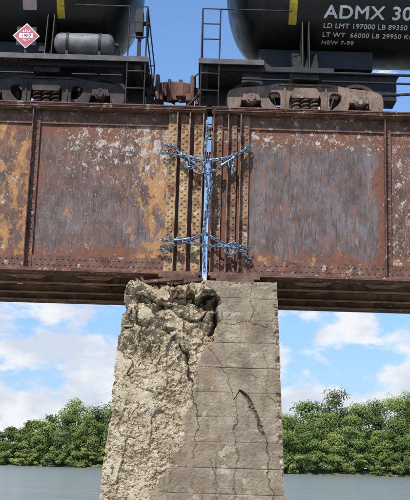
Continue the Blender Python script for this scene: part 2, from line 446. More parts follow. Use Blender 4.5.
for (x, z, a) in ((-.33, 7.0, -.6), (.35, 6.98, .6), (-.4, 5.56, .15), (.4, 5.46, -.2)):
    d = Vector((math.cos(a), 0, math.sin(a))); c0 = Vector((x, -.3, z))
    b.cyl(c0 - d * .12, c0 + d * .12, .018, 8); b.cyl(c0 - d * .14, c0 - d * .09, .028, 8); b.cyl(c0 + d * .09, c0 + d * .14, .028, 8)
    b.beam(c0 + Vector((0, -.03, 0)), c0 + Vector((.03, -.05, -.13)), .022, .015)
b.obj('chain_binder', M_chain, bevel=.003)

# ------------------------------------------------------------------ pier
def px_poly(z):
    pts = [(4.80, -.06), (4.72, .0), (4.6, .2), (4.46, .25), (4.1, .24), (3.8, .17), (3.55, -.02), (3.3, -.13), (2.82, -.16), (2.33, -.24), (1.7, -.50), (1.26, -.74), (.5, -1.1), (-2, -1.9)]
    for (z0, x0), (z1, x1) in zip(pts[:-1], pts[1:]):
        if z1 <= z <= z0: return x0 + (x1 - x0) * (z0 - z) / (z0 - z1)
    return pts[0][1] if z > 4.8 else -1.9
def segd(px, pz, a, b):
    dx, dz = b[0] - a[0], b[1] - a[1]; t = ((px - a[0]) * dx + (pz - a[1]) * dz) / (dx * dx + dz * dz)
    t = max(0, min(1, t)); return math.hypot(px - a[0] - t * dx, pz - a[1] - t * dz)
cracks = [
    ([(.52, 2.84), (.62, 2.98), (.74, 2.90)], .012, .03, .8),
    ([(.62, 2.96), (.76, 2.86), (.88, 2.66), (.97, 2.46), (1.02, 2.30)], .024, .06, .85),
    ([(1.02, 2.30), (1.10, 2.0), (1.10, 1.7), (1.2, 1.3)], .008, .02, .7),
    ([(.56, 2.9), (.6, 2.6), (.55, 2.3), (.62, 1.9), (.56, 1.5), (.6, 1.0)], .006, .015, .7),
    ([(-.36, 3.72), (-.26, 3.55), (-.2, 3.3), (-.16, 3.1)], .026, .10, .8),
    ([(-.16, 3.1), (-.1, 2.8), (-.02, 2.4), (-.1, 1.9)], .008, .02, .5),
    ([(.14, 4.62), (.22, 4.4), (.22, 4.1), (.12, 3.9)], .045, .18, .9),
    ([(.25, 4.1), (.5, 4.05), (.75, 4.12), (1.0, 4.03), (1.25, 4.08)], .005, .012, .6),
    ([(.1, 3.7), (.3, 3.42), (.42, 3.2), (.52, 2.84)], .005, .012, .6),
    ([(.16, 1.9), (.3, 1.5), (.28, 1.0)], .006, .014, .5),
    ([(.8, 4.78), (.76, 4.5), (.85, 4.3), (.8, 4.1)], .005, .012, .6),
    ([(1.0, 3.6), (1.1, 3.3), (1.05, 3.0), (1.25, 2.7)], .004, .01, .5),
    ([(.15, 4.3), (-.1, 4.1), (-.3, 4.15)], .03, .09, .6),
    ([(-1.15, 4.3), (-1.0, 4.0), (-1.05, 3.7)], .02, .05, .6),
]
cavities = [(-.30, 4.54, .42, .13, .28), (.06, 4.46, .19, .18, .28), (-.95, 4.50, .18, .10, .14), (-.62, 4.36, .16, .09, .12), (.19, 4.15, .06, .18, .14), (-.24, 3.5, .05, .13, .10), (-.55, 3.95, .16, .05, .05)]
joints = [4.50, 4.13, 3.76, 3.35, 2.95, 2.56, 2.16, 1.76, 1.36, .96]
def facet(x, y, z, sc, seed):
    P = Vector((x * sc + seed, y * sc, z * sc))
    d, pts = noise.voronoi(P)
    c = pts[0]; h = noise.cell(c * 3.7)
    t1 = noise.cell(c * 5.1 + Vector((3, 1, 2))) - .5; t2 = noise.cell(c * 7.3 + Vector((1, 5, 2))) - .5
    return h * .5 + (t1 * (P.x - c.x) + t2 * (P.z - c.z)) * 1.6
def build_pier(name, xc, fine=True):
    zt = 4.79; zb = -1.5
    NZ = 430 if fine else 40; NF = 230 if fine else 20; NS = 50 if fine else 12
    loopp = [('f', i / NF) for i in range(NF)] + [('r', i / NS) for i in range(NS)] + [('b', i / 12) for i in range(12)] + [('l', i / NS) for i in range(NS)]
    n = len(loopp); vs = []; SP = []; DI = []
    ramp_z = [zb + (1.0 - zb) * i / 30 for i in range(30)] + [1.0 + (zt - 1.0) * i / (NZ - 30) for i in range(NZ - 30 + 1)] if fine else [zb + (zt - zb) * i / NZ for i in range(NZ + 1)]
    for z0 in ramp_z:
        for (sd, t) in loopp:
            dd = zt - z0
            XL = -1.31 - dd * .0666; XR = 1.21 + dd * .045; YF = -.7 - dd * .05; YB = 3.9 + dd * .05
            if sd == 'f': x, y, nx, ny = XL + (XR - XL) * t, YF, 0, -1
            elif sd == 'r': x, y, nx, ny = XR, YF + (YB - YF) * t, 1, 0
            elif sd == 'b': x, y, nx, ny = XR + (XL - XR) * t, YB, 0, 1
            else: x, y, nx, ny = XL, YB + (YF - YB) * t, -1, 0
            z = z0; sp = 0; di = 0; dep = 0
            if fine:
                wob = .10 * noise.noise(Vector((x * 1.6, 1, z * 2.6))) + .08 * noise.noise(Vector((x * 6, 1, z * 6))) + .035 * noise.noise(Vector((x * 17, 1, z * 17)))
                frontish = 1 if sd == 'f' else (sstep(1.8, .2, y - YF) if sd == 'l' else 0)
                bx = px_poly(z) + wob
                wid = .03 + .12 * sstep(3.6, 2.2, z)
                m_ = sstep(wid, -wid, x - bx) * frontish
                sp = m_
                if m_ > 0:
                    upper = sstep(2.9, 4.5, z)
                    big = noise.fractal(Vector((x * 1.4, y, z * 1.4)), .8, 2.1, 5)
                    w2 = .07 * noise.noise(Vector((x * 6, y * 6, z * 6)))
                    f1 = facet(x + w2, y, z + w2, 2.8, 3.1); f2 = facet(x + w2, y, z - w2, 7.5, 9.2); f4 = facet(x - w2, y, z + w2, 17., 5.2)
                    f3 = noise.fractal(Vector((x * 12, y * 12, z * 12)), .5, 2.2, 5)
                    dep = m_ * (.025 + .07 * upper + (.03 + .03 * upper) * big + f1 * (.025 + .09 * upper) + f2 * (.016 + .036 * upper) + .017 * f4 + .022 * f3)
                    dep = max(dep, .006 * m_)
                    di = m_ * sstep(.18, .32, dep) * .4  # concrete colour darkens where the spall is deepest
                else:
                    dep = .007 * noise.fractal(Vector((x * 4, y * 4, z * 4)), .8, 2, 4)
                    for jz in joints:
                        q = abs(z - jz - .012 * noise.noise(Vector((x * 2, 2, jz))))
                        if q < .013:
                            k_ = (1 - q / .013) * max(0, .7 + .8 * noise.noise(Vector((x * 3, jz, 1)))); dep += .011 * k_; di = max(di, .6 * k_)
                    lift = noise.cell(Vector((3, sum(1 for j_ in joints if j_ > z), 1)))
                    dep += .006 * lift
                    pop = noise.fractal(Vector((x * 3.3, 7, z * 3.3)), .8, 2, 4)
                    pk = sstep(.42, .5, pop); dep += .010 * pk * (.6 + .4 * noise.noise(Vector((x * 20, 7, z * 20)))); sp = max(sp, .45 * pk)
                    edge_d = min(abs(x - XR) if sd == 'f' else 9, zt - z)
                    ch = sstep(.11, .0, edge_d) * max(0, noise.fractal(Vector((x * 5, 3, z * 5)), .8, 2, 4)) * .13
                    dep += ch
                    sp = max(sp, min(1, ch * 15))
                if sd == 'f':
                    for poly, w, d_, dk in cracks:
                        xs = [p[0] for p in poly]; zs = [p[1] for p in poly]
                        if x < min(xs) - .12 or x > max(xs) + .12 or z < min(zs) - .12 or z > max(zs) + .12: continue
                        jx = x + .05 * noise.noise(Vector((x * 7, 8, z * 7))) + .02 * noise.noise(Vector((x * 23, 8, z * 23))); jz = z + .05 * noise.noise(Vector((x * 7, 18, z * 7)))
                        dm = min(segd(jx, jz, a, b2) for a, b2 in zip(poly[:-1], poly[1:]))
                        ww = max(w, .006) * (1 + .9 * noise.noise(Vector((x * 6, 28, z * 6))))
                        k_ = sstep(max(ww * 1.3, .0095), ww * .2, dm)
                        dep += d_ * k_; di = max(di, dk * k_)
                    for cx, cz, rx, rz, dp in cavities:
                        if abs(x - cx) > rx * 1.6 or abs(z - cz) > rz * 1.6: continue
                        q = math.hypot((x - cx) / rx, (z - cz) / rz) + .45 * noise.fractal(Vector((x * 5, cx, z * 6)), .7, 2, 4)
                        k_ = sstep(1.0, .55, q); dep += dp * k_; di = max(di, .5 * k_)  # cavity deepens and its colour darkens towards the middle
                if z0 > 3.8 and (sd in 'fl') and x < .0 and y < 1.5:
                    drop = (.13 + .12 * noise.noise(Vector((x * 3, y * 2, 5))) + .10 * (noise.cell(Vector((x * 7, 1, 3)))) * .7 + .05 * noise.noise(Vector((x * 12, y * 9, 5)))) * sstep(.0, -.12, x)
                    z = z0 - max(0, drop) * sstep(4.2, 4.79, z0)
                sil = .04 * noise.fractal(Vector((0, 4, z * 2.5)), .7, 2, 6) + .02 * noise.cell(Vector((0, 4, z * 5 + .5 * noise.noise(Vector((0, 0, z * 9)))))) if x < 0 else .008 * noise.noise(Vector((0, 4, z * 5)))
                if sd == 'f' and x < -1.0: x += max(0, sil + .01) * sstep(-1.0, XL, x) * 1.3
                if sd == 'l': x += max(0, sil + .01) * 1.3
            x -= nx * dep; y -= ny * dep
            vs.append((x + xc, y, z)); SP.append(sp); DI.append(min(1, di))
    R_ = len(ramp_z)
    fs = [(j * n + i, j * n + (i + 1) % n, (j + 1) * n + (i + 1) % n, (j + 1) * n + i) for j in range(R_ - 1) for i in range(n)]
    fs.append(tuple((R_ - 1) * n + i for i in range(n)))
    me = bpy.data.meshes.new(name); me.from_pydata(vs, [], fs)
    for k, d in (('spall', SP), ('dirt_and_depth', DI)):
        at = me.attributes.new(k, 'FLOAT', 'POINT'); at.data.foreach_set('value', d)
    me.materials.append(M_conc)
    o = bpy.data.objects.new(name, me); scene.collection.objects.link(o)
    return o
pier0 = build_pier('concrete_pier', 0, True)
build_pier('concrete_pier', -20, False)
build_pier('concrete_pier', 20, False)
rv_, rf_ = [], []
rsn = np.random.default_rng(3)
def chunk(c, s):
    bm = bmesh.new(); bmesh.ops.create_icosphere(bm, subdivisions=2, radius=1)
    sd = rsn.uniform(0, 99); sc = Vector(rsn.uniform(.6, 1.2, 3)) * s; rot = Matrix.Rotation(rsn.uniform(0, 6), 3, Vector(rsn.normal(size=3)).normalized())
    n0 = len(rv_)
    for v in bm.verts:
        p = v.co.copy(); k = .75 + .35 * noise.cell(p * 1.3 + Vector((sd, 0, 0))) + .15 * noise.noise(p * 3 + Vector((sd, 0, 0)))
        p = rot @ Vector((p.x * sc.x * k, p.y * sc.y * k, p.z * sc.z * k)); rv_.append(tuple(p + Vector(c)))
    bm.verts.ensure_lookup_table()
    for f_ in bm.faces: rf_.append(tuple(v.index + n0 for v in f_.verts))
    bm.free()
for i in range(60):
    x = rsn.uniform(-1.2, .15); chunk((x, rsn.uniform(-.6, -.35), 4.62 + rsn.uniform(-.05, .10)), rsn.uniform(.025, .09))
me = bpy.data.meshes.new('loose_chunks'); me.from_pydata(rv_, [], rf_)
for k, val in (('spall', 1.), ('dirt_and_depth', .15)):
    at = me.attributes.new(k, 'FLOAT', 'POINT'); at.data.foreach_set('value', [val] * len(rv_))
me.materials.append(M_conc); o = bpy.data.objects.new('loose_chunks', me); scene.collection.objects.link(o); parent(o, pier0)

# ------------------------------------------------------------------ tank cars
YC, ZC, R = 1.55, 11.1, 1.45
AX = 8.42
def curve_plate(name, splines, y, thick, mat, par, bev=.012):
    cu = bpy.data.curves.new(name, 'CURVE'); cu.dimensions = '2D'; cu.fill_mode = 'BOTH'; cu.extrude = thick / 2; cu.bevel_depth = bev; cu.bevel_resolution = 2
    for sp in splines:
        s = cu.splines.new('POLY'); s.points.add(len(sp) - 1); s.use_cyclic_u = True
        for i, p in enumerate(sp): s.points[i].co = (p[0], p[1], 0, 1)
    o = bpy.data.objects.new(name, cu); scene.collection.objects.link(o)
    o.rotation_euler = (rad(90), 0, 0); o.location = (0, y, 0)
    bpy.context.view_layer.update()
    dg = bpy.context.evaluated_depsgraph_get()
    me = bpy.data.meshes.new_from_object(o.evaluated_get(dg)); me.transform(o.matrix_world)
    bpy.data.objects.remove(o)
    me.materials.clear(); me.materials.append(mat)
    o = bpy.data.objects.new(name, me); scene.collection.objects.link(o); parent(o, par); return o
def smooth_poly(p, it=2):
    for _ in range(it):
        q = []
        for i in range(len(p)):
            a, b2 = p[i], p[(i + 1) % len(p)]
            q += [(a[0] * .78 + b2[0] * .22, a[1] * .78 + b2[1] * .22), (a[0] * .22 + b2[0] * .78, a[1] * .22 + b2[1] * .78)]
        p = q
    return p
def truck(xc, car, mat):
    half = [(0, 8.76), (.5, 8.76), (.78, 8.69), (1.2, 8.66), (1.40, 8.60), (1.44, 8.50), (1.44, 8.30), (1.36, 8.25), (1.20, 8.27), (1.18, 8.50), (.82, 8.50), (.80, 8.28), (.64, 8.2), (.46, 8.02), (.2, 7.99)]
    outl = smooth_poly([(xc + x, z) for x, z in half] + [(xc - x, z) for x, z in half[::-1][:-1]])
    h1 = smooth_poly([(xc - .30, 8.13), (xc + .30, 8.13), (xc + .30, 8.62), (xc - .30, 8.62)])
    h2 = smooth_poly([(xc + .44, 8.62), (xc + .70, 8.58), (xc + .66, 8.40), (xc + .44, 8.20)]); h3 = smooth_poly([(2 * xc - x, z) for x, z in h2], 0)
    for y, t in ((YC - 1.0, 'near'), (YC + 1.0, 'far')):
        curve_plate('side_frame_' + t, [outl, h1, h2, h3], y, .09, mat, car)
    ms = MB(); mw = MB(); mc = MB()
    for sy in (-1, 1):
        y = YC + sy * 1.0
        mc.prism([(xc - .24, 8.46), (xc + .24, 8.46), (xc + .27, 8.55), (xc + .2, 8.66), (xc - .2, 8.66), (xc - .27, 8.55)], 'y', y - .13, y + .2)
        mc.box(xc - .34, xc + .34, y - .11, y + .14, 8.10, 8.15)
        mc.box(xc + .36, xc + .40, y - .085, y + .085, 8.18, 8.7); mc.box(xc - .40, xc - .36, y - .085, y + .085, 8.18, 8.7)
        mc.box(xc - .5, xc + .5, y - .1, y - .06, 8.715, 8.745)
        for k in (-.17, 0, .17):
            for yo in (-.04, .09):
                pts = [(xc + k + .065 * math.cos(t * .7), y + yo + .065 * math.sin(t * .7), 8.15 + .31 * t / 36) for t in range(37)]
                ms.tube(pts, .016, 6)
        for s in (-1, 1):
            ax = xc + s * 1.0
            mc.prism([(ax - .17, 8.40), (ax - .14, 8.54), (ax + .14, 8.54), (ax + .17, 8.40)], 'y', y - .10, y + .09)
            mc.cyl((ax, y - .16 if sy < 0 else y + .16, AX), (ax, y, AX), .105, 20); mc.cyl((ax, y + sy * .185, AX), (ax, y + sy * .16, AX), .075, 16)
            for a in (90, 210, 330):
                bx, bz = ax + .06 * math.cos(rad(a)), AX + .06 * math.sin(rad(a))
                mc.cyl((bx, y + sy * .2, bz), (bx, y + sy * .18, bz), .014, 6)
    for s in (-1, 1):
        ax = xc + s * 1.0
        mw.cyl((ax, YC - 1.0, AX), (ax, YC + 1.0, AX), .08, 16)
        for sy in (-1, 1):
            y = YC + sy * .75
            prof = [(.08, .10 * sy), (.15, .09 * sy), (.17, .02 * sy), (.38, -.02 * sy), (.40, .06 * sy), (.46, .065 * sy), (.463, -.05 * sy), (.49, -.06 * sy), (.49, -.085 * sy), (.40, -.085 * sy), (.38, -.05 * sy), (.17, -.04 * sy), (.15, -.09 * sy), (.08, -.09 * sy)]
            mw.lathe(prof, (ax, y, AX), 'y', 48)
    mc.box(xc - .2, xc + .2, YC - .9, YC + .9, 8.45, 8.74)
    for s in (-1, 1):
        mc.box(xc + s * .47 - .04, xc + s * .47 + .04, YC - .8, YC + .8, 8.3, 8.4)
    mc.obj('truck_bolster_and_bearings', mat, car, bevel=.01); ms.obj('truck_springs', mat, car, smooth=True); mw.obj('wheelsets', M_wheel, car, smooth=True)

def tank_text(txt, size, x, phi_deg, mat, car, nm, bold=.0, wide=1.0):
    cu = bpy.data.curves.new(nm, 'FONT'); cu.body = txt; cu.size = size; cu.resolution_u = 4; cu.space_character = 1.06
    o = bpy.data.objects.new(nm, cu); scene.collection.objects.link(o); bpy.context.view_layer.update()
    dg = bpy.context.evaluated_depsgraph_get(); me0 = bpy.data.meshes.new_from_object(o.evaluated_get(dg)); bpy.data.objects.remove(o)
    base = [v.co.copy() for v in me0.vertices]; polys = [tuple(p.vertices) for p in me0.polygons]
    vs = []; fs = []
    for k, (dx, dy) in enumerate(((0, 0), (bold, 0), (-bold, 0), (0, bold), (0, -bold))):
        rr = R + .004 + .0012 * k; n0 = len(vs)
        for q in base:
            ph = rad(phi_deg) - (q.y + dy) / R
            vs.append((x + q.x * wide + dx, YC - rr * math.cos(ph), ZC - rr * math.sin(ph)))
        fs += [tuple(i + n0 for i in p) for p in polys]
    me = bpy.data.meshes.new(nm); me.from_pydata(vs, [], fs); me.materials.append(mat)
    o = bpy.data.objects.new(nm, me); scene.collection.objects.link(o); parent(o, car)
def tank_band(mb, x0, x1, p0, p1, off=.004, th=0):
    n = 14; vs = []
    for i in range(n + 1):
        ph = rad(p0 + (p1 - p0) * i / n); rr = R + off
        for x in (x0, x1): vs.append((x, YC - rr * math.cos(ph), ZC - rr * math.sin(ph)))
    mb.add(vs, [(2 * i, 2 * i + 1, 2 * i + 3, 2 * i + 2) for i in range(n)])

def tank_car(xend, s, plat, mat_truck, right):
    car = empty('tank_car')
    X = lambda l: xend + s * l
    TL = 12.4
    prof = []
    for i in range(25):
        a = rad(90 * i / 24); prof.append((R * math.sin(a) + .0001, -.74 * math.cos(a)))
    for i in range(1, 12): prof.append((R, TL * i / 12))
    for i in range(25):
        a = rad(90 - 90 * i / 24); prof.append((R * math.sin(a) + .0001, TL + .74 * math.cos(a)))
    prof = [(r, s * t) for r, t in prof]
    b = MB(); b.lathe(prof, (xend, YC, ZC), 'x', 96); b.obj('tank_shell', M_tank, car, smooth=True)
    w = MB()
    for l in (.0, 3.1, 6.2, 9.3, 12.4):
        w.lathe([(R - .01, -.02), (R + .005, -.012), (R + .005, .012), (R - .01, .02)], (X(l), YC, ZC), 'x', 96)
    w.obj('weld_seams', M_tank, car, smooth=True)
    f = MB()
    fe = -1.18 if right else -.82
    for end in (0, 1):
        E = (lambda l: X(l)) if not end else (lambda l: X(TL - l))
        TX = .74 if right else .92
        def bx(a, c2, *r): f.box(E(a), E(c2), *r)
        bx(fe + .04, 2.6, YC - .22, YC + .22, 8.80, 9.30)
        bx(fe + .02, 2.65, YC - .3, YC + .3, 9.303, 9.33)
        bx(-.1, 2.1, YC - .45, YC + .45, 9.333, 9.70)
        bx(fe, fe + .12, YC - 1.3, YC + 1.3, 8.84, 8.99)
        bx(fe - .02, fe + .04, YC - .3, YC + .3, 8.72, 9.2)
        for dx in (-.06, .06):
            f.prism([(YC - 1.22, 8.84), (YC - 1.22, 8.99), (YC - 1.05, 10.02), (YC, 9.7), (YC + 1.05, 10.02), (YC + 1.22, 8.99), (YC + 1.22, 8.84), (YC + .4, 8.76), (YC - .4, 8.76)], 'x', E(TX + dx) - .012, E(TX + dx) + .012)
        f.prism([(YC - 1.2, 8.80), (YC - 1.2, 9.0), (YC - .75, 9.5), (YC + .75, 9.5), (YC + 1.2, 9.0), (YC + 1.2, 8.80)], 'x', E(TX - .24), E(TX + .24))
        bx(fe + .12, 1.25, YC - 1.27, YC - 1.2, 8.90, 9.0); bx(fe + .12, 1.25, YC + 1.2, YC + 1.27, 8.90, 9.0)
        truck(E(TX), car, mat_truck)
    f.cyl((X(1.2), YC - .75, 9.12), (X(TL - 1.2), YC - .75, 9.12), .03, 8)
    f.cyl((X(-.7), YC - .5, 9.05), (X(TL + .7), YC - .5, 9.05), .022, 8)
    f.box(X(3.4), X(4.4), YC - .35, YC + .05, 8.9, 9.3); f.beam((X(1.4), YC - .35, 8.75), (X(3.6), YC - .3, 9.0), .04, .05)
    f.obj('underframe', M_frame, car, bevel=.008)
    p = MB()
    x0, x1 = X(-.96 if not right else -1.25), X(plat)
    ya, yb = YC - 1.42, YC + 1.42
    p.box(x0, x1, ya, ya + .55, 9.02, 9.05) ; p.box(x0, X(-.42), ya + .553, yb, 9.02, 9.05)
    p.box(x0, x1, ya - .012, ya - .002, 8.96, 9.06)
    xx = min(x0, x1)
    while xx < max(x0, x1): p.box(xx, xx + .012, ya, ya + .55, 9.0, 9.018); xx += .08
    p.obj('end_platform', M_platform, car, bevel=.003)
    h = MB(); r = .014
    xa = x0 + s * .05; xb = x0 + s * .38
    for xq in (xa, xb):
        for yy in (ya + .02, yb - .02):
            h.tube([(xq, yy, 8.1), (xq, yy, 10.05)], r)
    for yy in (ya + .02, yb - .02):
        for z in (8.12, 8.45, 8.78): h.tube([(xa, yy, z), (xb, yy, z)], r)
        for z in (9.45, 9.75, 10.05): h.tube([(xa, yy, z), (xb, yy, z)], r * .9)
        h.tube([(xb, yy, 10.05), (X(.25), yy, 10.05), (X(.45), yy + (.12 if yy < YC else -.12), 10.1)], r)
        h.box(xa - .02, xb + .02, yy - .03, yy + .05, 8.085, 8.11)
    h.tube([(xa, ya + .02, 10.05), (xa, yb - .02, 10.05)], r); h.tube([(xa, ya + .02, 9.55), (xa, yb - .02, 9.55)], r)
    h.tube([(x0, ya + .1, 8.8), (x0 - s * .05, ya + .1, 8.75), (x0 - s * .05, YC - .25, 8.85), (x0 - s * .12, YC - .1, 8.98)], .013)
    h.obj('handrails_and_ladder', M_frame, car, smooth=True)
    # coupler
    c = MB(); zc = 8.93; xk = X(fe - .02)
    cc = -.68; d = s
    c.box(xk, cc + d * .22, YC - .08, YC + .08, zc - .09, zc + .09)
    c.prism([(cc + d * .30, YC - .13), (cc + d * .16, YC - .2), (cc + d * .02, YC - .19 * d), (cc + d * .03, YC - .05), (cc + d * .10, YC + .02), (cc + d * .02, YC + .1), (cc + d * .10, YC + .21), (cc + d * .26, YC + .15)], 'z', zc - .15, zc + .15)
    c.prism([(cc - d * .10, YC + .02 * d), (cc - d * .06, YC - .09), (cc + d * .12, YC - .13), (cc + d * .14, YC - .02), (cc + d * .02, YC + .05)], 'z', zc - .2, zc + .19)
    c.cyl((cc + d * .11, YC - .11, zc - .24), (cc + d * .11, YC - .11, zc + .23), .035, 10)
    c.box(cc + d * .22, cc + d * .34, YC - .2, YC + .2, zc - .24, zc - .1)
    c.box(cc + d * .30, cc + d * .38, YC - .26, YC + .26, zc - .25, zc + .27)
    c.prism([(YC - .2, zc - .3), (YC + .2, zc - .3), (YC + .14, zc - .14), (YC - .14, zc - .14)], 'x', cc + d * .40, cc + d * .48)
    c.obj('coupler', M_coup, car, bevel=.02)
    a = MB()
    pts = [(xk, YC - .35, 8.85)] + [(xk + (cc - xk) * t, YC - .35, 8.82 - .42 * math.sin(math.pi * .5 * t)) for t in [i / 8 for i in range(1, 9)]]
    a.tube(pts, .028, 8); a.obj('air_hose', M_frame, car, smooth=True)
    dec = MB()
    if right:
        tank_band(dec, 1.45, 1.60, 5, 49.5)
        tank_text('ADMX 30218', .345, 2.11, 43.3, M_white, car, 'reporting_mark', .008, 1.1)
        tank_text('LD LMT 197000 LB 89350 KG', .14, 2.11, 51.2, M_white, car, 'load_limit_stencil', .002)
        tank_text('LT WT  66000 LB 29950 KG', .14, 2.11, 58.7, M_white, car, 'light_weight_stencil', .002)
        tank_text('NEW 7-99', .135, 2.11, 65.8, M_white, car, 'new_date_stencil', .002)
    else:
        tank_band(dec, -2.92, -2.78, 5, 50)
    for xx in (5, 7.5): tank_band(dec, X(xx) - .07, X(xx) + .07, 5, 49.5)
    dec.obj('reflective_stripe', M_yellow, car)
    if not right:
        b = MB(); pr = [(.001, -.56), (.10, -.55), (.17, -.51), (.2, -.45), (.2, .45), (.17, .51), (.10, .55), (.001, .56)]
        b.lathe(pr, (-2.36, .44, 9.40), 'x', 32)
        b.obj('air_reservoir', M_res, car, smooth=True)
        b = MB()
        for x in (-2.66, -2.06):
            b.lathe([(.2, -.025), (.212, -.025), (.212, .025), (.2, .025)], (x, .44, 9.40), 'x', 32); b.box(x - .025, x + .025, .3, .58, 9.05, 9.22)
        b.cyl((-1.8, .44, 9.4), (-1.72, .44, 9.4), .03, 8); b.tube([(-1.74, .44, 9.4), (-1.70, .5, 9.2), (-1.70, .5, 9.0)], .015)
        b.obj('reservoir_brackets', M_frame, car, smooth=True)
        b = MB(); c0 = (-1.22, .75, 9.98); pts = [(c0[0], c0[1] + .27 * math.cos(rad(a)), c0[2] + .27 * math.sin(rad(a))) for a in range(0, 361, 15)]
        b.tube(pts, .018, 8)
        for a in range(0, 360, 60): b.cyl(c0, (c0[0], c0[1] + .27 * math.cos(rad(a)), c0[2] + .27 * math.sin(rad(a))), .012, 6)
        b.cyl((c0[0] - .18, c0[1], c0[2]), (c0[0] + .03, c0[1], c0[2]), .035, 10); b.box(-1.44, -1.30, .6, .92, 9.75, 10.2); b.box(-1.40, -1.33, .72, .8, 9.05, 9.75)
        b.obj('brake_wheel', M_frame, car, bevel=.006)
        px, pz, py = -3.44, 9.50, .36
        b = MB(); b.box(px - .18, px + .18, py + .006, py + .02, pz - .18, pz + .18); b.box(px - .02, px + .02, py + .022, py + .04, 9.0, pz + .15); b.obj('placard_holder', M_frame, car)
        def dia(hw, y0, y1, mat, nm):
            q = MB(); q.prism([(px - hw, pz), (px, pz - hw), (px + hw, pz), (px, pz + hw)], 'y', y0, y1); return q.obj(nm, mat, car)
        dia(.25, py - .002, py + .004, M_label, 'placard_border'); dia(.225, py - .006, py - .003, M_red, 'placard_face')
        q = MB(); q.prism([(px - .13, pz - .045), (px + .13, pz - .045), (px + .13, pz + .045), (px - .13, pz + .045)], 'y', py - .010, py - .007)
        for k in range(4):
            fx = px - .06 + k * .04; q.prism([(fx - .015, pz + .07), (fx + .015, pz + .07), (fx + .005, pz + .12 + .02 * (k % 2))], 'y', py - .0095, py - .007)
        for k in range(-3, 4):
            q.prism([(px + k * .022 - .004, pz - .12 + abs(k)*.012), (px + k * .022 + .004, pz - .12+ abs(k)*.012), (px + k * .022 + .004, pz - .065), (px + k * .022 - .004, pz - .065)], 'y', py - .0095, py - .007)
        q.obj('placard_number_panel', M_label, car)
        cu = bpy.data.curves.new('placard_number', 'FONT'); cu.body = '1987'; cu.size = .095; cu.align_x = 'CENTER'
        o = bpy.data.objects.new('placard_number', cu); scene.collection.objects.link(o); o.rotation_euler = (rad(90), 0, 0); o.location = (px, py - .012, pz - .033); cu.materials.append(M_frame); parent(o, car)
        q = MB(); tank_band(q, px - .12, px + .14, 33, 44); q.obj('stencil_panel', M_pink, car)
    return car
tank_car(-2.1, -1, 2.9, M_truckd, False)
tank_car(1.03, 1, -.05, M_truck, True)

# ------------------------------------------------------------------ river, bank, forest
m = NT('river_water')
c = m.mix(m.noise(.05, 3, .5, (1, 3, 1)), (.20, .215, .175), (.28, .29, .24))
h = m.math('ADD', m.noise(1.3, 5, .62, (.6, 1.4, 1)), m.math('MULTIPLY', m.noise(.25, 3, .5, (.5, 1.6, 1)), 2.0))
m.bump(h, .8, .35)
m.b.inputs['IOR'].default_value = 1.33
M_water = m.fin(c, .14)
def sheet(name, x0, x1, y0, y1, z, mat, nx=1, ny=1, fz=None):
    vs = []
    for j in range(ny + 1):
        for i in range(nx + 1):
            x = x0 + (x1 - x0) * i / nx; y = y0 + (y1 - y0) * j / ny; vs.append((x, y, z if fz is None else fz(x, y)))
    fs = [(j * (nx + 1) + i, j * (nx + 1) + i + 1, (j + 1) * (nx + 1) + i + 1, (j + 1) * (nx + 1) + i) for j in range(ny) for i in range(nx)]
    me = bpy.data.meshes.new(name); me.from_pydata(vs, [], fs); me.materials.append(mat)
    for p in me.polygons: p.use_smooth = True
    o = bpy.data.objects.new(name, me); scene.collection.objects.link(o)
sheet('river_water', -3000, 3000, -600, 3000, 0, M_water)
m = NT('bank_soil_and_grass')
c = m.mix(m.rng(m.noise(.3, 6, .6), .4, .6), (.07, .10, .03), (.20, .17, .11))
M_bank = m.fin(c, .95)
def bank(x, y):
    e = 278 + 4 * noise.noise(Vector((x * .03, 0, 0))) + 2 * noise.noise(Vector((x * .15, 0, 0)))
    return -.6 + 2.6 * sstep(0, 14, y - e) + .3 * noise.noise(Vector((x * .1, y * .1, 0)))
sheet('riverbank', -1500, 1500, 262, 340, 0, M_bank, 600, 26, bank)
sheet('ground', -3000, 3000, 340, 3000, 1.9, M_bank)

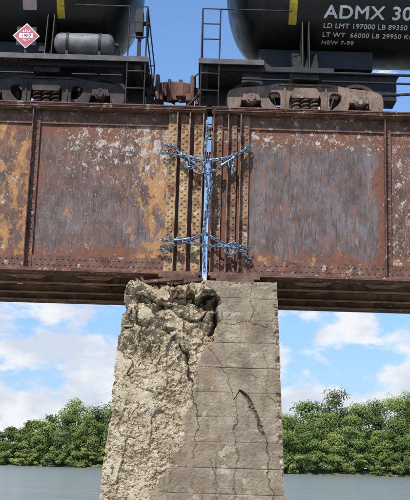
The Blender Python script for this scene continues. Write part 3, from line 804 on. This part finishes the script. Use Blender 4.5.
def hprof(x):
    P = [(-400, 13), (-120, 13), (-75, 9), (-61, 10), (-54, 12), (-46, 15.5), (-38, 19), (-29, 20), (0, 18), (24, 18.5), (30, 20), (37, 23), (45, 26), (52, 23), (57, 22.5), (63, 25.5), (100, 22), (400, 20)]
    for (a, ha), (b2, hb) in zip(P[:-1], P[1:]):
        if a <= x <= b2: return ha + (hb - ha) * (x - a) / (b2 - a)
    return 14
rs = np.random.default_rng(11)
QV = []; QC = []
trunk = MB()
PAL = [(.15, .215, .035), (.20, .27, .05), (.11, .165, .035), (.235, .29, .06), (.15, .225, .05)]
for row, (y0, hm, sp) in enumerate(((282.5, .26, 2.6), (286, .60, 6.0), (292, .84, 6.5), (300, 1.0, 6.5), (309, .95, 5.0))):
    x = -112.
    while x < 112:
        x += sp * rs.uniform(.6, 1.4)
        H = hprof(x) * hm * rs.uniform(.76, 1.10); yy = y0 + rs.uniform(-2, 2.5)
        z0 = max(.3, bank(x, yy))
        W = H * rs.uniform(.22, .33) if row else H * .7
        nl = int(rs.uniform(20, 28)) if row else 8
        base = np.array(PAL[rs.integers(5)]) * rs.uniform(.75, 1.15)
        lean = rs.uniform(-.8, .8)
        if row: trunk.cyl((x, yy, z0 - .3), (x + lean * .6, yy, z0 + H * .75), .015 * H * .5 + .08, 6, .05)
        for k in range(nl):
            t = rs.uniform(.05, .95) if k else .93
            wz = math.sin(min(1, (1.06 - t) * 1.7) * math.pi / 2)
            a = rs.uniform(0, 2 * math.pi); rr = W * wz * rs.uniform(.2, 1.0)
            c0 = np.array([x + lean * t + rr * math.cos(a), yy + rr * math.sin(a) * .8, z0 + H * t * .95])
            lr = H * rs.uniform(.055, .12) + .3
            if row and k % 4 == 0: trunk.cyl((x + lean * .4, yy, z0 + H * t * .6), tuple(c0), .08, 5, .03)
            n = int(55 + 110 * min(1, lr / 2.2))
            if row == 4: n = int(n * .6)
            d = rs.normal(size=(n, 3)); d /= np.linalg.norm(d, axis=1)[:, None]
            rad_ = lr * rs.uniform(.45, 1.2, n)[:, None]
            cen = c0 + d * rad_ * np.array([1.2, 1.0, .75])
            nr = d * .8 + np.array([-.25, -.55, .7]) + rs.normal(size=(n, 3)) * .4; nr /= np.linalg.norm(nr, axis=1)[:, None]
            t1 = np.cross(nr, rs.normal(size=(n, 3))); t1 /= np.linalg.norm(t1, axis=1)[:, None]; t2 = np.cross(nr, t1)
            s_ = rs.uniform(.11, .27, n)[:, None] * (1.3 if row == 4 else 1)
            q = np.stack([cen - t1 * s_ * 1.3, cen + t2 * s_, cen + t1 * s_ * 1.3, cen - t2 * s_], 1)
            QV.append(q.reshape(-1, 3))
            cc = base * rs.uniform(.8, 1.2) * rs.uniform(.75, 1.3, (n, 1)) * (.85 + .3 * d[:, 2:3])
            QC.append(np.repeat(np.clip(cc, .005, 1), 4, 0))
V = np.concatenate(QV); C = np.concatenate(QC); nv = len(V); nf = nv // 4
me = bpy.data.meshes.new('forest_foliage'); me.vertices.add(nv); me.vertices.foreach_set('co', V.astype(np.float32).ravel())
me.loops.add(nv); me.loops.foreach_set('vertex_index', np.arange(nv, dtype=np.int32))
me.polygons.add(nf); me.polygons.foreach_set('loop_start', np.arange(0, nv, 4, dtype=np.int32))
try: me.polygons.foreach_set('loop_total', np.full(nf, 4, dtype=np.int32))
except Exception: pass
me.update(calc_edges=True)
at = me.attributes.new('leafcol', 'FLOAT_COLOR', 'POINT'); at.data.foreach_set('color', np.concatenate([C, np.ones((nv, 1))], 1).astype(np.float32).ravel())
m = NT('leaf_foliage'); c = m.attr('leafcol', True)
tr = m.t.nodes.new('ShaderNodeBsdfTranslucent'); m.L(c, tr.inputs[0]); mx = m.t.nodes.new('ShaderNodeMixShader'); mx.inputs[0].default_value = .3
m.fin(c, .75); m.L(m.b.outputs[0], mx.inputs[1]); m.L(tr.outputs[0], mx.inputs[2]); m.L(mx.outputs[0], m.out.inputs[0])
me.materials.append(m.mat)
forest = empty('forest_treeline')
o = bpy.data.objects.new('foliage', me); scene.collection.objects.link(o); parent(o, forest)
trunk.obj('trunks_and_limbs', simple('tree_bark', (.13, .11, .09), .9, 0, .3, 2), forest)

# ------------------------------------------------------------------ sky, sun
EL, AZ = 50, 205
w = bpy.data.worlds.new('World'); scene.world = w; w.use_nodes = True
t = w.node_tree; t.nodes.clear(); n = NT('', t)
out = t.nodes.new('ShaderNodeOutputWorld'); bg = t.nodes.new('ShaderNodeBackground'); t.links.new(bg.outputs[0], out.inputs[0])
sky = t.nodes.new('ShaderNodeTexSky'); sky.sky_type = 'NISHITA'; sky.sun_disc = False
sky.sun_elevation = rad(EL); sky.sun_rotation = rad(AZ); sky.air_density = 1.15; sky.dust_density = .2; sky.ozone_density = 3.5
tc = t.nodes.new('ShaderNodeTexCoord'); n.pos = tc.outputs['Generated']
sx = t.nodes.new('ShaderNodeSeparateXYZ'); t.links.new(n.pos, sx.inputs[0])
# sky tint: near the horizon the sky goes light blue rather than yellow
tint_c = n.mix(n.rng(sx.outputs[2], 0., .32), (.56, .66, .96), (1.05, 1.22, 1.42))
tint = n.mix(1.0, sky.outputs[0], tint_c, 'MULTIPLY')
cl = n.noise(10.5, 8, .57, (1, 1, 2.0), dist=.1, off=(.35, .2, .1))
cl2 = n.noise(2.6, 3, .5, (1, 1, 2.5), off=(1.7, 0, .4))
fade = n.rng(sx.outputs[2], .12, .34, 0., .12)
v = n.math('SUBTRACT', n.math('ADD', cl, n.math('MULTIPLY', n.math('SUBTRACT', cl2, .5), .2)), fade)
mask = n.rng(v, .455, .55, 0, .95)
shade = n.mix(n.rng(n.noise(11, 6, .6, (1, 1, 2.0), off=(.35, .2, .17)), .40, .62), (6.9, 7.0, 7.2), (4.9, 5.4, 6.2))
colr = n.mix(mask, tint, shade)
t.links.new(colr, bg.inputs[0]); bg.inputs[1].default_value = .135
sl = bpy.data.lights.new('sun', 'SUN'); sl.energy = 4.8; sl.angle = rad(.5); sl.color = (1, .95, .86)
so = bpy.data.objects.new('sun', sl); scene.collection.objects.link(so)
az = rad(-25)
dirv = Vector((math.sin(az) * math.cos(rad(EL)), -math.cos(az) * math.cos(rad(EL)), math.sin(rad(EL))))
so.rotation_euler = dirv.to_track_quat('Z', 'Y').to_euler(); so.location = (-10, -20, 30)

# ------------------------------------------------------------------ camera
cam = bpy.data.cameras.new('camera'); co = bpy.data.objects.new('camera', cam); scene.collection.objects.link(co)
cam.sensor_fit = 'HORIZONTAL'; cam.sensor_width = 36; cam.lens = 36 * 1000 / 410; cam.clip_end = 6000; cam.clip_start = .1
co.matrix_world = Matrix.Translation((0, -17, 1.8)) @ Matrix.Rotation(rad(90 + 12.13), 4, 'X') @ Matrix.Rotation(rad(1.7), 4, 'Z')
scene.camera = co
